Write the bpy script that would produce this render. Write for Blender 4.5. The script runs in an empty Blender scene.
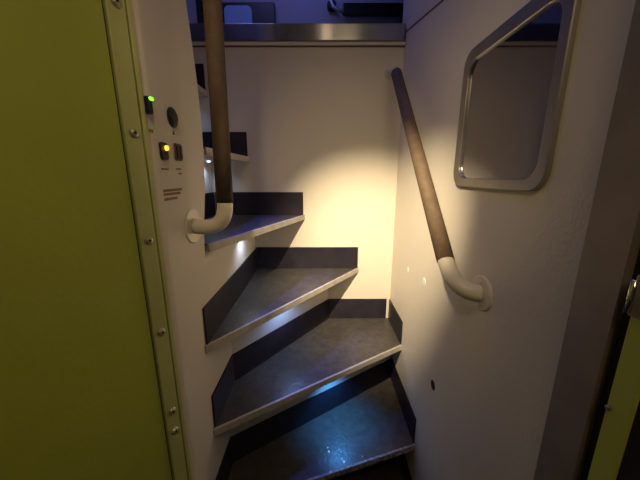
import bpy, bmesh, math, random
from mathutils import Vector, Matrix
random.seed(4)
D = 1.1            # metres from the camera to the wall behind the stairs
H = 1.45           # camera height over the lower floor
C = bpy.context.scene.collection
S = bpy.context.scene

# ------------------------------------------------------------------ materials
def mat(name, col, rough=.5, metal=0, var=.0, scale=8, bump=0, bscale=60, spec=.5, col2=None, emit=None, estr=0, coat=0, aniso=None):
    m = bpy.data.materials.new(name); m.use_nodes = True
    nt = m.node_tree; b = nt.nodes['Principled BSDF']
    b.inputs['Base Color'].default_value = (*col, 1)
    b.inputs['Roughness'].default_value = rough
    b.inputs['Metallic'].default_value = metal
    b.inputs['Specular IOR Level'].default_value = spec
    b.inputs['Coat Weight'].default_value = coat
    tc = nt.nodes.new('ShaderNodeTexCoord')
    if var or col2:
        n = nt.nodes.new('ShaderNodeTexNoise'); n.inputs['Scale'].default_value = scale; n.inputs['Detail'].default_value = 6
        n.inputs['Roughness'].default_value = .6
        nt.links.new(tc.outputs['Object'], n.inputs['Vector'])
        r = nt.nodes.new('ShaderNodeValToRGB')
        c2 = col2 if col2 else tuple(c*(1-var) for c in col)
        r.color_ramp.elements[0].position = .35; r.color_ramp.elements[1].position = .62
        r.color_ramp.elements[0].color = (*c2, 1); r.color_ramp.elements[1].color = (*col, 1)
        nt.links.new(n.outputs['Fac'], r.inputs['Fac']); nt.links.new(r.outputs['Color'], b.inputs['Base Color'])
    if bump:
        n2 = nt.nodes.new('ShaderNodeTexNoise'); n2.inputs['Scale'].default_value = bscale; n2.inputs['Detail'].default_value = 4
        nt.links.new(tc.outputs['Object'], n2.inputs['Vector'])
        bp = nt.nodes.new('ShaderNodeBump'); bp.inputs['Strength'].default_value = bump; bp.inputs['Distance'].default_value = .004
        if aniso:
            mp = nt.nodes.new('ShaderNodeMapping'); mp.inputs['Scale'].default_value = aniso
            nt.links.new(tc.outputs['Object'], mp.inputs['Vector']); nt.links.new(mp.outputs['Vector'], n2.inputs['Vector'])
        nt.links.new(n2.outputs['Fac'], bp.inputs['Height']); nt.links.new(bp.outputs['Normal'], b.inputs['Normal'])
    if emit:
        b.inputs['Emission Color'].default_value = (*emit, 1); b.inputs['Emission Strength'].default_value = estr
    return m

M = {
 'wall': mat('wall_paint', (.70,.645,.56), .5, var=.05, scale=3, bump=.12, bscale=180, spec=.3),
 'wall_up': mat('upper_wall_laminate', (.40,.40,.50), .5, var=.05, scale=2),
 'tread': mat('tread_rubber', (.084,.075,.066), .34, scale=40, col2=(.056,.050,.046), bump=.3, bscale=110, spec=.4),
 'kick': mat('kick_strip_rubber', (.028,.024,.036), .36, var=.3, scale=20, spec=.25, bump=.15, bscale=80),
 'nosing': mat('nosing_paint', (.50,.47,.42), .5, scale=26, col2=(.40,.37,.33)),
 'worn': mat('worn_nosing_paint', (.42,.40,.38), .55, scale=90, col2=(.10,.09,.09)),
 'soffit': mat('tread_underside_paint', (.6,.58,.54), .5, var=.05),
 'fleck': mat('white_fleck_glint', (.75,.78,.8), .6),  # white flecks on the tread, and the painted glints on the right wall
 'green': mat('yellow_green_laminate', (.50,.56,.085), .42, var=.10, scale=4, bump=.1, bscale=150),
 'trimgreen': mat('pale_green_trim_paint', (.55,.58,.23), .42, var=.12, scale=7),
 'groove': mat('dark_rubber_seal', (.05,.05,.01), .6),
 'screw': mat('screw_metal', (.62,.60,.42), .35, metal=.6, var=.2, scale=60),
 'black': mat('black_plastic', (.008,.008,.010), .35),
 'hole': mat('dark_recess', (.012,.010,.010), .7),
 'grip': mat('brown_grip_sleeve', (.115,.074,.044), .75, var=.25, scale=50, bump=.25, bscale=120),
 'cream': mat('cream_enamel', (.66,.61,.49), .3, var=.05, scale=20, coat=.3),
 'frame': mat('brushed_steel_frame', (.40,.38,.37), .32, metal=.85, var=.08, scale=30),
 'mirror': mat('mirror_glass', (.36,.35,.38), .04, metal=1, var=.10, scale=6),
 'strip': mat('brushed_landing_steel', (.36,.37,.42), .20, metal=1, var=.08, scale=12),
 'jamb': mat('grey_jamb_metal', (.34,.28,.22), .4, metal=.4, var=.15, scale=14),
 'chrome': mat('chrome', (.7,.68,.62), .15, metal=1),
 'bluepane': mat('pale_blue_backrest', (.35,.55,.95), .5, var=.05),
 'seatframe': mat('pale_metal', (.5,.5,.55), .4, metal=.5),
 'floor': mat('floor_rubber', (.05,.05,.055), .5, scale=20, col2=(.03,.03,.035)),
 'ceil': mat('ceiling_panel', (.6,.59,.56), .5, var=.04),
 'ink': mat('reddish_brown_lettering', (.30,.14,.09), .6),
 'seam': mat('dark_joint_line', (.12,.07,.05), .6),
 'led_g': mat('green_indicator', (.1,.5,.05), .3, emit=(.30,1,.04), estr=1.6),
 'led_o': mat('orange_indicator', (.8,.4,.05), .3, emit=(1,.50,.03), estr=2.2),
 'led_s': mat('step_lamp_lens', (.8,.85,1), .3, emit=(.55,.75,1), estr=3),
 'lamp': mat('ceiling_lamp_lens', (.9,.85,.75), .3, emit=(1,.75,.45), estr=2),
 'lamp_b': mat('blue_lamp_lens', (.6,.7,.9), .3, emit=(.25,.38,1), estr=2),
}

_b = M['strip'].node_tree.nodes['Principled BSDF']; _b.inputs['Anisotropic'].default_value = .95; _b.inputs['Anisotropic Rotation'].default_value = .25
_t = M['strip'].node_tree.nodes.new('ShaderNodeTangent'); _t.direction_type = 'RADIAL'; _t.axis = 'Z'
M['strip'].node_tree.links.new(_t.outputs[0], _b.inputs['Tangent'])
# ------------------------------------------------------------------ mesh helpers
def obj(name, bm, m, parent=None, bevel=0, smooth=False, segs=2):
    bmesh.ops.recalc_face_normals(bm, faces=bm.faces)
    me = bpy.data.meshes.new(name); bm.to_mesh(me); bm.free()
    me.materials.append(M[m] if isinstance(m, str) else m)
    o = bpy.data.objects.new(name, me); C.objects.link(o)
    if parent: o.parent = parent
    if smooth:
        for p in me.polygons: p.use_smooth = True
    if bevel:
        b = o.modifiers.new('b', 'BEVEL'); b.width = bevel; b.segments = segs; b.limit_method = 'ANGLE'; b.angle_limit = .6
    return o
def struct(o): o['kind'] = 'structure'; return o
def tag(o, label, cat, group=None):
    o['label'] = label; o['category'] = cat
    if group: o['group'] = group
    return o
def empty(name, loc, label, cat, group=None):
    o = bpy.data.objects.new(name, None); C.objects.link(o); o.location = loc; o.empty_display_size = .03
    return tag(o, label, cat, group)
def add_box(bm, x0, x1, y0, y1, z0, z1):
    vs = [bm.verts.new((x, y, z)) for x in (x0, x1) for y in (y0, y1) for z in (z0, z1)]
    for f in ((0,1,3,2),(4,6,7,5),(0,4,5,1),(2,3,7,6),(0,2,6,4),(1,5,7,3)): bm.faces.new([vs[i] for i in f])
    return bm
def box(*a): return add_box(bmesh.new(), *a)
def add_prism(bm, pts, fn0, fn1):
    a = [bm.verts.new(fn0(p)) for p in pts]; b = [bm.verts.new(fn1(p)) for p in pts]
    bm.faces.new(a); bm.faces.new(b[::-1]); n = len(pts)
    for i in range(n): bm.faces.new([a[i], a[(i+1)%n], b[(i+1)%n], b[i]])
    return bm
def slab(pts, z0, z1):            # plan polygon
    return add_prism(bmesh.new(), pts, lambda p: (p[0], p[1], z0), lambda p: (p[0], p[1], z1))
def side(pts, x0, x1, bm=None):   # polygon in (y,z)
    return add_prism(bm or bmesh.new(), pts, lambda p: (x0, p[0], p[1]), lambda p: (x1, p[0], p[1]))
def front(pts, y0, y1, bm=None):  # polygon in (x,z)
    return add_prism(bm or bmesh.new(), pts, lambda p: (p[0], y0, p[1]), lambda p: (p[0], y1, p[1]))
def strip_along(p, q, z0, z1, t, side_=1):   # upright thin board from plan point p to q
    p = Vector(p); q = Vector(q); d = (q-p).normalized(); n = Vector((-d.y, d.x))*t*side_
    return slab([p, q, q+n, p+n], z0, z1)
def rrect(y0, y1, z0, z1, r, n=8):
    pts = []
    for cy, cz, a in ((y1-r, z1-r, 0), (y0+r, z1-r, 90), (y0+r, z0+r, 180), (y1-r, z0+r, 270)):
        for i in range(n+1):
            t = math.radians(a+90*i/n); pts.append((cy+r*math.cos(t), cz+r*math.sin(t)))
    return pts
def ring(bm, outer, inner, fn0, fn1):
    n = len(outer)
    A = [[bm.verts.new(f(p)) for p in P] for P in (outer, inner) for f in (fn0, fn1)]
    oa, ob, ia, ib = A
    for i in range(n):
        j = (i+1) % n
        for q in ((oa[i],oa[j],ob[j],ob[i]), (ia[i],ib[i],ib[j],ia[j]), (oa[i],ia[i],ia[j],oa[j]), (ob[i],ob[j],ib[j],ib[i])): bm.faces.new(q)
    return bm
def tube(path, r, n=20, caps=True):
    bm = bmesh.new(); path = [Vector(p) for p in path]; rings = []; up = None
    for i, p in enumerate(path):
        t = (path[min(i+1, len(path)-1)]-path[max(i-1, 0)]).normalized()
        if up is None: up = t.orthogonal().normalized()
        up = (up - t*up.dot(t)).normalized(); v = t.cross(up)
        rr = r[i] if isinstance(r, (list, tuple)) else r
        rings.append([bm.verts.new(p+up*rr*math.cos(2*math.pi*k/n)+v*rr*math.sin(2*math.pi*k/n)) for k in range(n)])
    for a, b in zip(rings, rings[1:]):
        for k in range(n): bm.faces.new([a[k], a[(k+1)%n], b[(k+1)%n], b[k]])
    if caps: bm.faces.new(rings[0][::-1]); bm.faces.new(rings[-1])
    return bm
def bez(p0, p1, p2, p3, n=14):
    P = [Vector(p) for p in (p0, p1, p2, p3)]
    return [P[0]*(1-t)**3+P[1]*3*t*(1-t)**2+P[2]*3*t*t*(1-t)+P[3]*t**3 for t in [i/n for i in range(n+1)]]
def lathe(prof, origin, axis, n=28):   # prof = (distance along axis, radius)
    bm = bmesh.new(); axis = Vector(axis).normalized(); u = axis.orthogonal().normalized(); v = axis.cross(u); o = Vector(origin); rings = []
    for h, r in prof:
        rings.append([bm.verts.new(o+axis*h+(u*math.cos(2*math.pi*k/n)+v*math.sin(2*math.pi*k/n))*max(r, 1e-5)) for k in range(n)])
    for a, b in zip(rings, rings[1:]):
        for k in range(n): bm.faces.new([a[k], a[(k+1)%n], b[(k+1)%n], b[k]])
    bm.faces.new(rings[0][::-1]); bm.faces.new(rings[-1]); return bm
def rel(o, parent):               # parent while keeping the mesh where it was built (parent at its own place)
    o.parent = parent; o.matrix_parent_inverse = Matrix.Translation(parent.location).inverted(); return o

# ------------------------------------------------------------------ room shell
XR = .265*D; XL = -.231*D
LZ = [H+l*D for l in (-.931, -.734, -.537, -.335, -.138, .059, .262)]   # tread levels, lowest first
ZF = H+.455*D                                                           # landing floor
TOP = 3.3
# wall behind the stairs, up to the landing edge
struct(obj('wall_back', box(-1.2, XR+.03, D, D+.05, 0, H+.400*D), 'wall'))
struct(obj('wall_right', box(XR, XR+.03, .302, D+.05, 0, TOP), 'wall'))
# partition on the left: low behind the winders, high near the door, with a rounded free edge
pl = [(.4435,0),(D,0),(D,LZ[4]-.019),(.622,LZ[4]-.019),(.630,1.33),(.650,1.40),(.664,1.48),(.668,1.56),(.663,1.64),(.656,1.70),(.642,1.78),(.622,1.86),(.605,1.95),(.605,TOP),(.4435,TOP)]
struct(obj('wall_left', side(pl, XL-.055, XL), 'wall', bevel=.022, segs=6))
struct(obj('wall_far_left', box(-1.2, -1.15, .43, 2.6, 0, TOP), 'wall'))
struct(obj('wall_landing', box(-1.2, 1.3, 2.15, 2.2, ZF, TOP), 'wall_up'))
struct(obj('wall_landing_right', box(1.25, 1.3, D+.05, 2.15, ZF, TOP), 'wall_up'))
struct(obj('floor', box(-1.2, 1.3, -1.4, 2.2, -.04, 0), 'floor'))
struct(obj('floor_landing', box(-1.2, 1.3, D+.008, 2.15, H+.400*D, ZF), 'floor'))
struct(obj('ceiling', box(-1.2, 1.3, .36, 2.2, TOP, TOP+.04), 'ceil'))
struct(obj('ceiling_lobby', box(-1.2, 1.3, -1.4, .36, 2.36, 2.40), 'ceil'))
struct(obj('wall_bulkhead', box(-1.2, 1.3, .33, .36, 2.40, TOP), 'ceil'))
struct(obj('wall_behind', box(-1.2, 1.3, -1.45, -1.4, 0, 2.40), 'ceil'))
# landing edge
struct(obj('trim_landing_edge', front([(-1.15,H+.404*D),(XR-.004,H+.404*D),(XR-.004,H+.451*D),(-1.15,H+.451*D)], D-.010, D+.006), 'strip', bevel=.002))
struct(obj('trim_landing_lip', box(-1.15, XR, D-.006, D+.004, H+.393*D, H+.403*D), 'wall', bevel=.001))
struct(obj('trim_landing_joint', box(-1.15, XR, D-.003, D+.002, H+.389*D, H+.3925*D), 'seam'))
# faint joint on the right wall by the landing
jn = bmesh.new(); side([(1.0846,1.9220),(.8697,1.8747),(.55,1.804),(.55,1.8005),(.8697,1.8712),(1.0846,1.9185)], XR-.0015, XR+.001, jn)
struct(obj('trim_wall_joint', jn, 'seam'))

# left door leaf and its edge strip (turned 30 degrees away from the partition)
a = math.radians(30); U = Vector((-math.sin(a), -math.cos(a))); Nn = Vector((math.cos(a), -math.sin(a)))
P0 = Vector((XL, .4435))
def leaf(s0, s1, out, inn, z0=.02, z1=2.33):
    p = P0+U*s0; q = P0+U*s1
    return slab([p+Nn*out, q+Nn*out, q-Nn*inn, p-Nn*inn], z0, z1)
door = struct(obj('door_1', leaf(.035, .78, -.004, .03), 'green'))
o = obj('edge_strip', leaf(.0085, .0325, .001, .02), 'trimgreen', door, bevel=.0015); 
o['label'] = 'pale green screwed edge strip'
obj('seal', leaf(.0060, .0084, -.004, .02), 'groove', door)
obj('seal', leaf(.0326, .0349, -.006, .02), 'groove', door)
o = obj('edge_lip', leaf(-.0005, .0059, .0, .02), 'trimgreen', door, bevel=.001)
for z in (1.668, 1.508, 1.352, 1.196, 1.040, .998):
    p = P0+U*.0205+Nn*.001
    s = obj('screw', lathe([(0,.0066),(.0016,.0066),(.0034,.0052),(.0045,.0030),(.0045,.0)], (p.x, p.y, z), (Nn.x, Nn.y, 0)), 'screw', door, smooth=False)
    obj('screw_socket', lathe([(.0040,.0020),(.0048,.0020)], (p.x, p.y, z), (Nn.x, Nn.y, 0), 6), 'hole', s)

# right jamb and the second door leaf at the picture's right border
struct(obj('trim_jamb', box(XR-.003, XR+.03, .2560, .3019, 0, 2.28), 'jamb'))
struct(obj('trim_door_gap', box(XR+.006, XR+.03, .2440, .2559, 0, 2.28), 'hole'))
d2 = struct(obj('door_2', box(XR-.001, XR+.03, .2215, .2439, 0, 1.325), 'green', bevel=.002))
obj('latch', lathe([(0,.0028),(.003,.0028),(.004,.002),(.004,0)], (XR-.001, .2395, 1.223), (-1,0,0)), 'chrome', d2)
struct(obj('trim_door_frame', box(XR+.002, XR+.03, -.9, .2214, 0, 2.28), 'hole'))
cat_ = empty('door_catch', (XR, .2415, 1.338), 'small chrome catch glinting orange above green panel at far right edge', 'catch')
rel(obj('catch_plate', box(XR-.004, XR+.02, .233, .2438, 1.322, 1.362), 'jamb', bevel=.001), cat_)
rel(obj('catch_pin', tube([(XR-.008,.241,1.326),(XR-.008,.241,1.358)], .0025, 12), 'chrome', smooth=True), cat_)

# ------------------------------------------------------------------ staircase
N = Vector((-.231*D, .507*D))
ends = [None, (.265*D,.646*D), (.265*D,.822*D), (.140*D,D), (-.057*D,D), (-.242*D,D), (-.366*D,D)]
OFF = .0155*D
st = empty('staircase', (0, .85, 0), 'narrow winding staircase with dark rubber treads and pale nosings against white wall', 'stairs')
L = -.231*D
XWL = -1.15
treads = {
 0: [N, (XR,.507*D), (XR,.775*D), (L,.61*D)],
 1: [Vector((-.231*D,.485*D)), ends[1], (XR,.925*D), (L,.600*D)],
 2: [N, ends[2], (XR,D), (.029*D,D), (L,.660*D)],
 3: [N, ends[3], (L,D)],
 4: [Vector((-.229*D,.562*D)), ends[4], (-.372*D,D), (-.372*D,.64*D), (-.290*D,.60*D)],
 5: [(-.285*D,.650*D), (-.252*D,.650*D), ends[5], (-.47*D,D), (-.45*D,.64*D)],
 6: [(-.40*D,.66*D), (-.366*D,.66*D), ends[6], (-.62*D,D), (-.60*D,.64*D)],
}
front_edge = {0:(0,1),1:(0,1),2:(0,1),3:(0,1),4:(0,1),5:(1,2),6:(1,2)}
tobj = {}
for k, pts in treads.items():
    z = LZ[k]; pts = [Vector(p) for p in pts]; i, j = front_edge[k]
    A, B = pts[i], pts[j]; d = (B-A).normalized(); nin = Vector((-d.y, d.x))
    # inset the dark top from the nosing edge a little
    t = rel(obj('tread', slab(pts, z-.003, z), 'tread'), st); tobj[k] = t
    t['label'] = 'dark rubber tread'
    core = rel(obj('tread_board', slab([p if q not in (i, j) else p+nin*.004 for q, p in enumerate(pts)], z-OFF, z-.0032), 'soffit'), st)
    core.parent = t; core.matrix_parent_inverse = Matrix.Identity(4)
    ns = obj('nosing', slab([A-nin*.0035, B-nin*.0035, B+nin*.0035, A+nin*.0035], z-OFF-.001, z+.0008), 'worn' if k == 1 else 'nosing', t, bevel=.001)
    ns['label'] = 'scuffed pale nosing edge' if k == 1 else 'pale nosing edge'
def on_tread(o, k): o.parent = tobj[k]; return o
KH = .080*D
def kick(k, p, q, side_, h=KH, t=.004): on_tread(obj('kick_strip', strip_along(p, q, LZ[k]+.0003, LZ[k]+h, t, side_), 'kick', bevel=.0008), k)
# risers: each stands on the tread below, set back under its nosing
def riser(p, q, k, side_, z0=None):
    z0 = LZ[k]+.0003 if z0 is None else z0
    rel(obj('riser', strip_along(p, q, z0, LZ[k+1]-OFF-.0005, .012, side_), 'wall'), st)
riser((L,.607*D), (XR,.770*D), 0, 1); kick(0, (L+.001,.603*D), (XR-.001,.766*D), -1)
riser((L,.600*D), (XR,.923*D), 1, 1); kick(1, (L+.001,.5965*D), (XR-.004,.918*D), -1)
riser((L,.660*D), (.029*D,D), 2, 1);  kick(2, (L+.001,.656*D), (.033*D,D-.001), -1)
riser((-.372*D,.62*D), (-.372*D,D), 4, 1); kick(4, (-.3715*D,.64*D), (-.3715*D,D-.001), -1)
riser((-.45*D,.66*D), (-.468*D,D), 5, 1)
# kick strips along the walls
kick(1, (XR-.0005,.920*D), (XR-.0005,.650*D), -1)
kick(2, (XR-.0005,.996*D), (XR-.0005,.825*D), -1)
kick(2, (.036*D,D-.0005), (.252*D,D-.0005), -1)
kick(3, (L+.004,D-.0005), (.138*D,D-.0005), -1)
kick(4, (-.366*D,D-.0005), (-.059*D,D-.0005), -1)
kick(5, (-.46*D,D-.0005), (-.244*D,D-.0005), -1)
kick(6, (-.60*D,D-.0005), (-.368*D,D-.0005), -1)
kick(0, (XR-.0005,.765*D), (XR-.0005,.51*D), -1)
kick(1, (L+.0005,.490*D), (L+.0005,.597*D), -1)
kick(2, (L+.0005,.512*D), (L+.0005,.657*D), -1)
kick(3, (L+.0005,.512*D), (L+.0005,D-.005), -1)
# step lamps under the nosings
for k, (x, y), pw, colr in ((2,(.062*D,.718*D),3.4,(.07,.38,1)), (3,(-.080*D,.775*D),1.0,(.25,.45,1)), (4,(-.200*D,.80*D),.75,(.60,.74,1)), (5,(-.352*D,.93*D),.30,(.45,.62,1)), (6,(-.43*D,.94*D),.2,(.35,.5,1))):
    z = LZ[k]-OFF
    l = obj('step_lamp', lathe([(0,.006),(.0035,.006),(.005,.004),(.005,0)], (x, y, z), (0,0,-1), 16), 'led_s', tobj[k])
    ld = bpy.data.lights.new('step_lamp_light', 'SPOT'); ld.energy = pw; ld.color = colr; ld.spot_size = math.radians(100 if k == 2 else 150); ld.spot_blend = 1; ld.shadow_soft_size = .012
    lo = bpy.data.objects.new('step_lamp_light', ld); C.objects.link(lo); lo.location = (x, y, z-.012)
# paint flecks on the lowest tread
for i, (x, y, r) in enumerate(((.0269,.687,.0052),(.0240,.700,.0030),(.0693,.656,.0055),(.0640,.664,.0032),(.030,.628,.0035),(.125,.672,.0016))):
    pts = [(x+r*random.uniform(.5,1.1)*math.cos(t)*.7, y+r*random.uniform(.6,1.2)*math.sin(t)) for t in [q*math.pi/4 for q in range(8)]]
    tag(obj('paint_fleck', slab(pts, LZ[1]+.0001, LZ[1]+.0009), 'fleck'), 'tiny white fleck lying on the lowest dark tread near its worn edge', 'fleck', 'white flecks on the lowest tread')

# ------------------------------------------------------------------ handrails
# left rail
xr, yr, R = -.1705*D, .512*D, .0140*D
ft = (XL, .558, 1.351)
hl = empty('handrail', ft, 'upright brown-sleeved handrail fixed by cream elbow to left partition', 'handrail')
rel(obj('grip', tube([(xr,yr,1.397),(xr+.004,yr+.010,2.06)], R*1.04, 24), 'grip', smooth=True), hl)
el = bez((XL+.002,.558,1.351), (xr-.016,.557,1.343), (xr,yr,1.356), (xr,yr,1.400))
rel(obj('elbow', tube(el, R*.98, 24), 'cream', smooth=True), hl)
rel(obj('elbow', tube(bez((xr+.004,yr+.010,2.055),(xr+.004,yr+.010,2.10),(xr-.01,.54,2.10),(XL,.54,2.10)), R*.98, 24), 'cream', smooth=True), hl)
rel(obj('flange', lathe([(0,.035),(.002,.035),(.0035,.033),(.004,.020),(.004,0)], (XL,.558,1.351), (1,0,0), 40), 'cream', smooth=False), hl)
rel(obj('flange', lathe([(0,.034),(.003,.034),(.006,.031),(.0075,.020),(.0075,0)], (XL,.54,2.10), (1,0,0), 40), 'cream'), hl)
# right rail
Xr = .227*D
fr = (XR, .476, 1.243)
hr = empty('handrail', fr, 'sloping brown-sleeved handrail with cream lower elbow on right wall below mirror', 'handrail')
b0 = Vector((Xr, .492*D, H-.151*D)); t0 = Vector((Xr, .935*D, H+.296*D)); dr = (t0-b0).normalized(); Rr = .0145*D
rel(obj('grip', tube([b0, t0], Rr*1.05, 24), 'grip', smooth=True), hr)
rel(obj('elbow', tube(bez(b0+dr*.003, b0-dr*.045, (XR-.036,.476,1.243), (XR-.003,.476,1.243)), Rr*.98, 24), 'cream', smooth=True), hr)
rel(obj('elbow', tube(bez(t0-dr*.003, t0+dr*.020, (Xr-.004,D-.03,t0.z+.02), (Xr-.004,D-.003,t0.z+.02)), Rr*.9, 24), 'cream', smooth=True), hr)
rel(obj('flange', lathe([(0,.032),(.002,.032),(.004,.030),(.005,.019),(.005,0)], fr, (-1,0,0), 40), 'cream'), hr)
rel(obj('flange', lathe([(0,.019),(.002,.019),(.004,.017),(.004,0)], (Xr-.004,D,t0.z+.02), (0,-1,0), 40), 'cream'), hr)
for z in (-.022, .022):
    rel(obj('flange_screw', lathe([(0,.0036),(.0015,.0034),(.002,.002),(.002,0)], (XR-.006,.474,1.243+z), (-1,0,0), 16), 'cream'), hr)

# ------------------------------------------------------------------ mirror
mr = empty('mirror', (XR, .495, 1.43), 'square rounded mirror in a steel frame on the right wall', 'mirror')
outer = rrect(.367, .622, 1.428, 1.680, .030); inner = rrect(.384, .600, 1.444, 1.657, .026)
rel(obj('frame', ring(bmesh.new(), outer, inner, lambda p: (XR, p[0], p[1]), lambda p: (XR-.008, p[0], p[1])), 'frame', bevel=.002, segs=3), mr)
rel(obj('mirror_glass', side(inner, XR-.0005, XR-.0030), 'mirror'), mr)

# specular glints painted as pale dots, and small fixings on the right wall
def dot(name, y, z, r, m, label, cat, hh=.0012):
    return tag(obj(name, lathe([(0,r),(hh*.6,r),(hh,r*.7),(hh,0)], (XR,y,z), (-1,0,0), 16), m), label, cat)
dot('plug', .6306, .9218, .0125, 'hole', 'small dark round hole low on the right wall beside the stairs', 'hole')
dot('glint_dot', .7496, 1.1575, .0125, 'fleck', 'raised pale dot painted for a glint on right wall nearest the handrail elbow', 'painted glint')
dot('glint_dot', .8948, 1.1431, .0105, 'fleck', 'faint pale dot painted for a glint on right wall closest to the corner', 'painted glint')

# ------------------------------------------------------------------ controls on the partition
def wl(pts, x0, x1): return side(pts, XL+x0, XL+x1)
bn = empty('push_button', (XL,.509,1.546), 'large round black button on the left partition above two switches', 'button')
rel(obj('bezel', lathe([(0,.0165),(.002,.0165),(.003,.0155),(.003,.0)], (XL,.509,1.546), (1,0,0), 32), 'black'), bn)
rel(obj('button_cap', lathe([(.0031,.0125),(.005,.0120),(.0056,.010),(.0056,0)], (XL,.509,1.546), (1,0,0), 32), 'black'), bn)
rel(obj('mark', wl([(.505,1.518),(.513,1.518),(.509,1.526)], 0, .0006), 'seam'), bn)
gi = empty('indicator_lamp', (XL,.4465,1.556), 'small black lamp housing with green light beside the pale green strip', 'indicator lamp')
rel(obj('housing', wl(rrect(.4315,.4415,1.537,1.562,.004), 0, .007), 'black', bevel=.001), gi)
rel(obj('green_light', wl(rrect(.4320,.4410,1.5560,1.5605,.0022), .0071, .0095), 'led_g'), gi)
os_ = empty('switch', (XL,.468,1.488), 'black switch with glowing orange light on the left partition', 'switch')
rel(obj('housing', wl(rrect(.4565,.4775,1.474,1.501,.005), 0, .004), 'black', bevel=.001), os_)
rel(obj('orange_light', lathe([(.0041,.0042),(.006,.0042),(.0078,.003),(.0082,0)], (XL,.4700,1.4925), (1,0,0), 20), 'led_o', smooth=True), os_)
s2 = empty('switch', (XL,.5145,1.490), 'dark unlit two-part switch right of the orange-lit switch', 'switch')
rel(obj('housing', wl(rrect(.5035,.5275,1.475,1.504,.003), 0, .003), 'seam', bevel=.001), s2)
rel(obj('rocker', wl(rrect(.5050,.5130,1.478,1.501,.002), .0031, .006), 'black', bevel=.001), s2)
rel(obj('rocker', wl(rrect(.5155,.5235,1.478,1.501,.002), .0031, .006), 'black', bevel=.001), s2)
def lettering(rows, label, hh=.0034):
    bm = bmesh.new()
    for y0, y1, z in rows:
        y = y0
        while y < y1:
            w = random.uniform(.0018, .0034); side([(y,z),(y+w,z),(y+w,z+hh),(y,z+hh)], XL, XL+.0004, bm); y += w+.0009
    return tag(obj('lettering', bm, 'ink'), label, 'lettering')
lettering([(.4560,.4760,1.4580)], 'short line of tiny lettering under the orange-lit switch', .0028)
lettering([(.5040,.5200,1.4590),(.5120,.5230,1.4510)], 'tiny two-line lettering under the unlit switch', .0028)
lettering([(.4540,.5180,1.4225),(.4540,.5100,1.4165),(.4540,.4990,1.4085)], 'two lines of small reddish lettering beneath both switches', .0042)
lettering([(.4350,.4430,1.5120)], 'tiny lettering beneath the green indicator lamp', .0050)

for o in [q for q in C.objects if q.name.split('.')[0] in ('push_button','indicator_lamp','switch','lettering')]: o.location.y += .0125

# ------------------------------------------------------------------ things on the landing
ZB = ZF
bp = empty('display_panel', (-.455, 2.15, 2.40), 'wide black panel on the upper landing wall with pale blue rounded face', 'panel')
rel(obj('panel', box(-.640, -.290, 2.10, 2.151, 2.360, 2.523), 'black', bevel=.004), bp)
rel(obj('blue_face', front(rrect(-.612, -.436, 2.340, 2.500, .030), 2.088, 2.0995), 'bluepane', bevel=.003), bp)['label'] = 'pale blue rounded face'
gb = empty('grab_bar', (.34, 2.15, 2.46), 'thick black horizontal bar on the upper landing wall at right', 'bar')
rel(obj('bar', box(.146, .533, 2.085, 2.125, 2.452, 2.514), 'black', bevel=.006), gb)
rel(obj('bracket', box(.525, .545, 2.10, 2.151, 2.405, 2.452), 'black', bevel=.002), gb)
rel(obj('arm', tube([(.150,2.105,2.466),(.085,2.12,2.505),(.060,2.13,2.56)], [.010,.012,.014], 12), 'seatframe', smooth=True), gb)
rel(obj('hinge', lathe([(0,.030),(.03,.030),(.034,.024),(.034,0)], (.075,2.15,2.520), (0,-1,0), 24), 'black'), gb)
cc = empty('coat_hook', (-.74, 2.15, 2.45), 'black coiled fitting behind the upright handrail on the upper landing', 'fitting')
rel(obj('plate', box(-.800,-.755,2.12,2.151,2.36,2.60), 'black', bevel=.003), cc)
coil = [(-.735+.024*math.cos(t), 2.115+.012*math.sin(t), 2.395+.0042*t*1.4) for t in [q*.4 for q in range(70)]]
rel(obj('coil', tube(coil, .0075, 8), 'black', smooth=True), cc)

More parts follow.
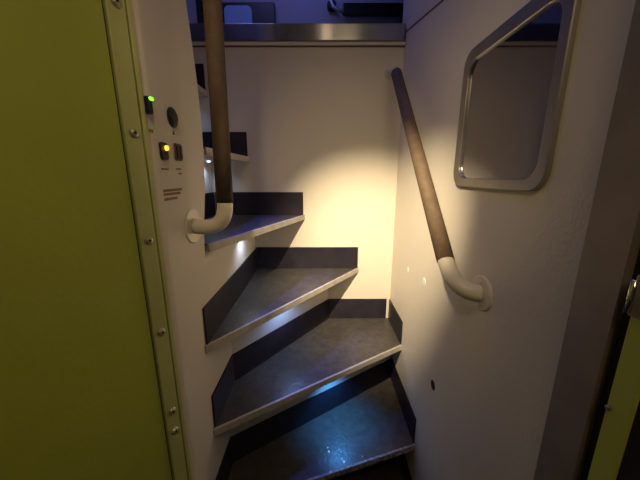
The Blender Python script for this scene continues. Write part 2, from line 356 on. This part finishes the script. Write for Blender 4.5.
# ------------------------------------------------------------------ lamps and added fills
def light(kind, name, loc, energy, col, size=.1, target=None, spot=None, blend=.5, sy=None):
    ld = bpy.data.lights.new(name, kind); ld.energy = energy; ld.color = col
    if kind == 'AREA':
        ld.size = size
        if sy: ld.shape = 'RECTANGLE'; ld.size_y = sy
    else: ld.shadow_soft_size = size
    if spot: ld.spot_size = math.radians(spot); ld.spot_blend = blend
    o = bpy.data.objects.new(name, ld); C.objects.link(o); o.location = loc
    if target: o.rotation_euler = (Vector(target)-Vector(loc)).to_track_quat('-Z', 'Y').to_euler()
    return o
lp = (-.12*D, .07*D, H+.37*D)
light('SPOT', 'reading_spot', lp, 130, (1, .80, .50), .008, (.19*D, 1.0*D, H-.34*D), 42, 1)
light('SPOT', 'reading_spot_halo', lp, 6, (1, .76, .46), .02, (.19*D, 1.0*D, H-.22*D), 75, 1)
light('POINT', 'strip_highlight_fill', (.04, .0, 2.30), .5, (1, .70, .40), .03)  # point fill added for the landing strip highlight and some warm ambient
light('AREA', 'lobby_fill', (.20, -.30, 2.05), 1.55, (1, .74, .40), .22, (-.38, .3, 1.2))  # unseen warm fill added below the ceiling, placed to favour the green door
light('AREA', 'landing_light', (-.1, 1.85, 3.0), 2.2, (.20, .28, 1), .3, (-.1, 1.8, 0), sy=1.2)
light('AREA', 'stairwell_blue_fill', (-.5, .95, 3.2), 2.8, (.32, .30, 1), .3, (-.35, .95, 0))  # blue fill added to tint the upper treads and back wall
light('SPOT', 'tread_blue_fill', (-.5, .95, 3.15), 150, (.08, .12, 1), .05, (-.17, .88, 1.3), 17, 1)  # narrow blue spot added to colour the upper treads, no fixture
sp = empty('unseen_spot_ring', (.04,0,2.36), 'small round spotlight ring added unseen in the lobby ceiling above the viewer', 'lamp')  # added ring out of view; the stair spot hangs elsewhere
rel(obj('ring', ring(bmesh.new(), [(.04+.035*math.cos(t), .035*math.sin(t)) for t in [q*math.pi/12 for q in range(24)]], [(.04+.027*math.cos(t), .027*math.sin(t)) for t in [q*math.pi/12 for q in range(24)]], lambda p: (p[0], p[1], 2.36), lambda p: (p[0], p[1], 2.352)), 'frame'), sp)

w = bpy.data.worlds.new('World'); S.world = w; w.use_nodes = True
w.node_tree.nodes['Background'].inputs[0].default_value = (.5,.5,.6,1); w.node_tree.nodes['Background'].inputs[1].default_value = .02

cam = bpy.data.cameras.new('Camera'); co = bpy.data.objects.new('Camera', cam); C.objects.link(co)
cam.sensor_width = 36; cam.lens = 284/640*36; cam.clip_start = .01
co.location = (0, 0, H); co.rotation_euler = (math.radians(90-12.9), 0, 0)
S.camera = co
S.view_settings.view_transform = 'Standard'; S.view_settings.look = 'None'; S.view_settings.gamma = 1
S.view_settings.exposure = 0
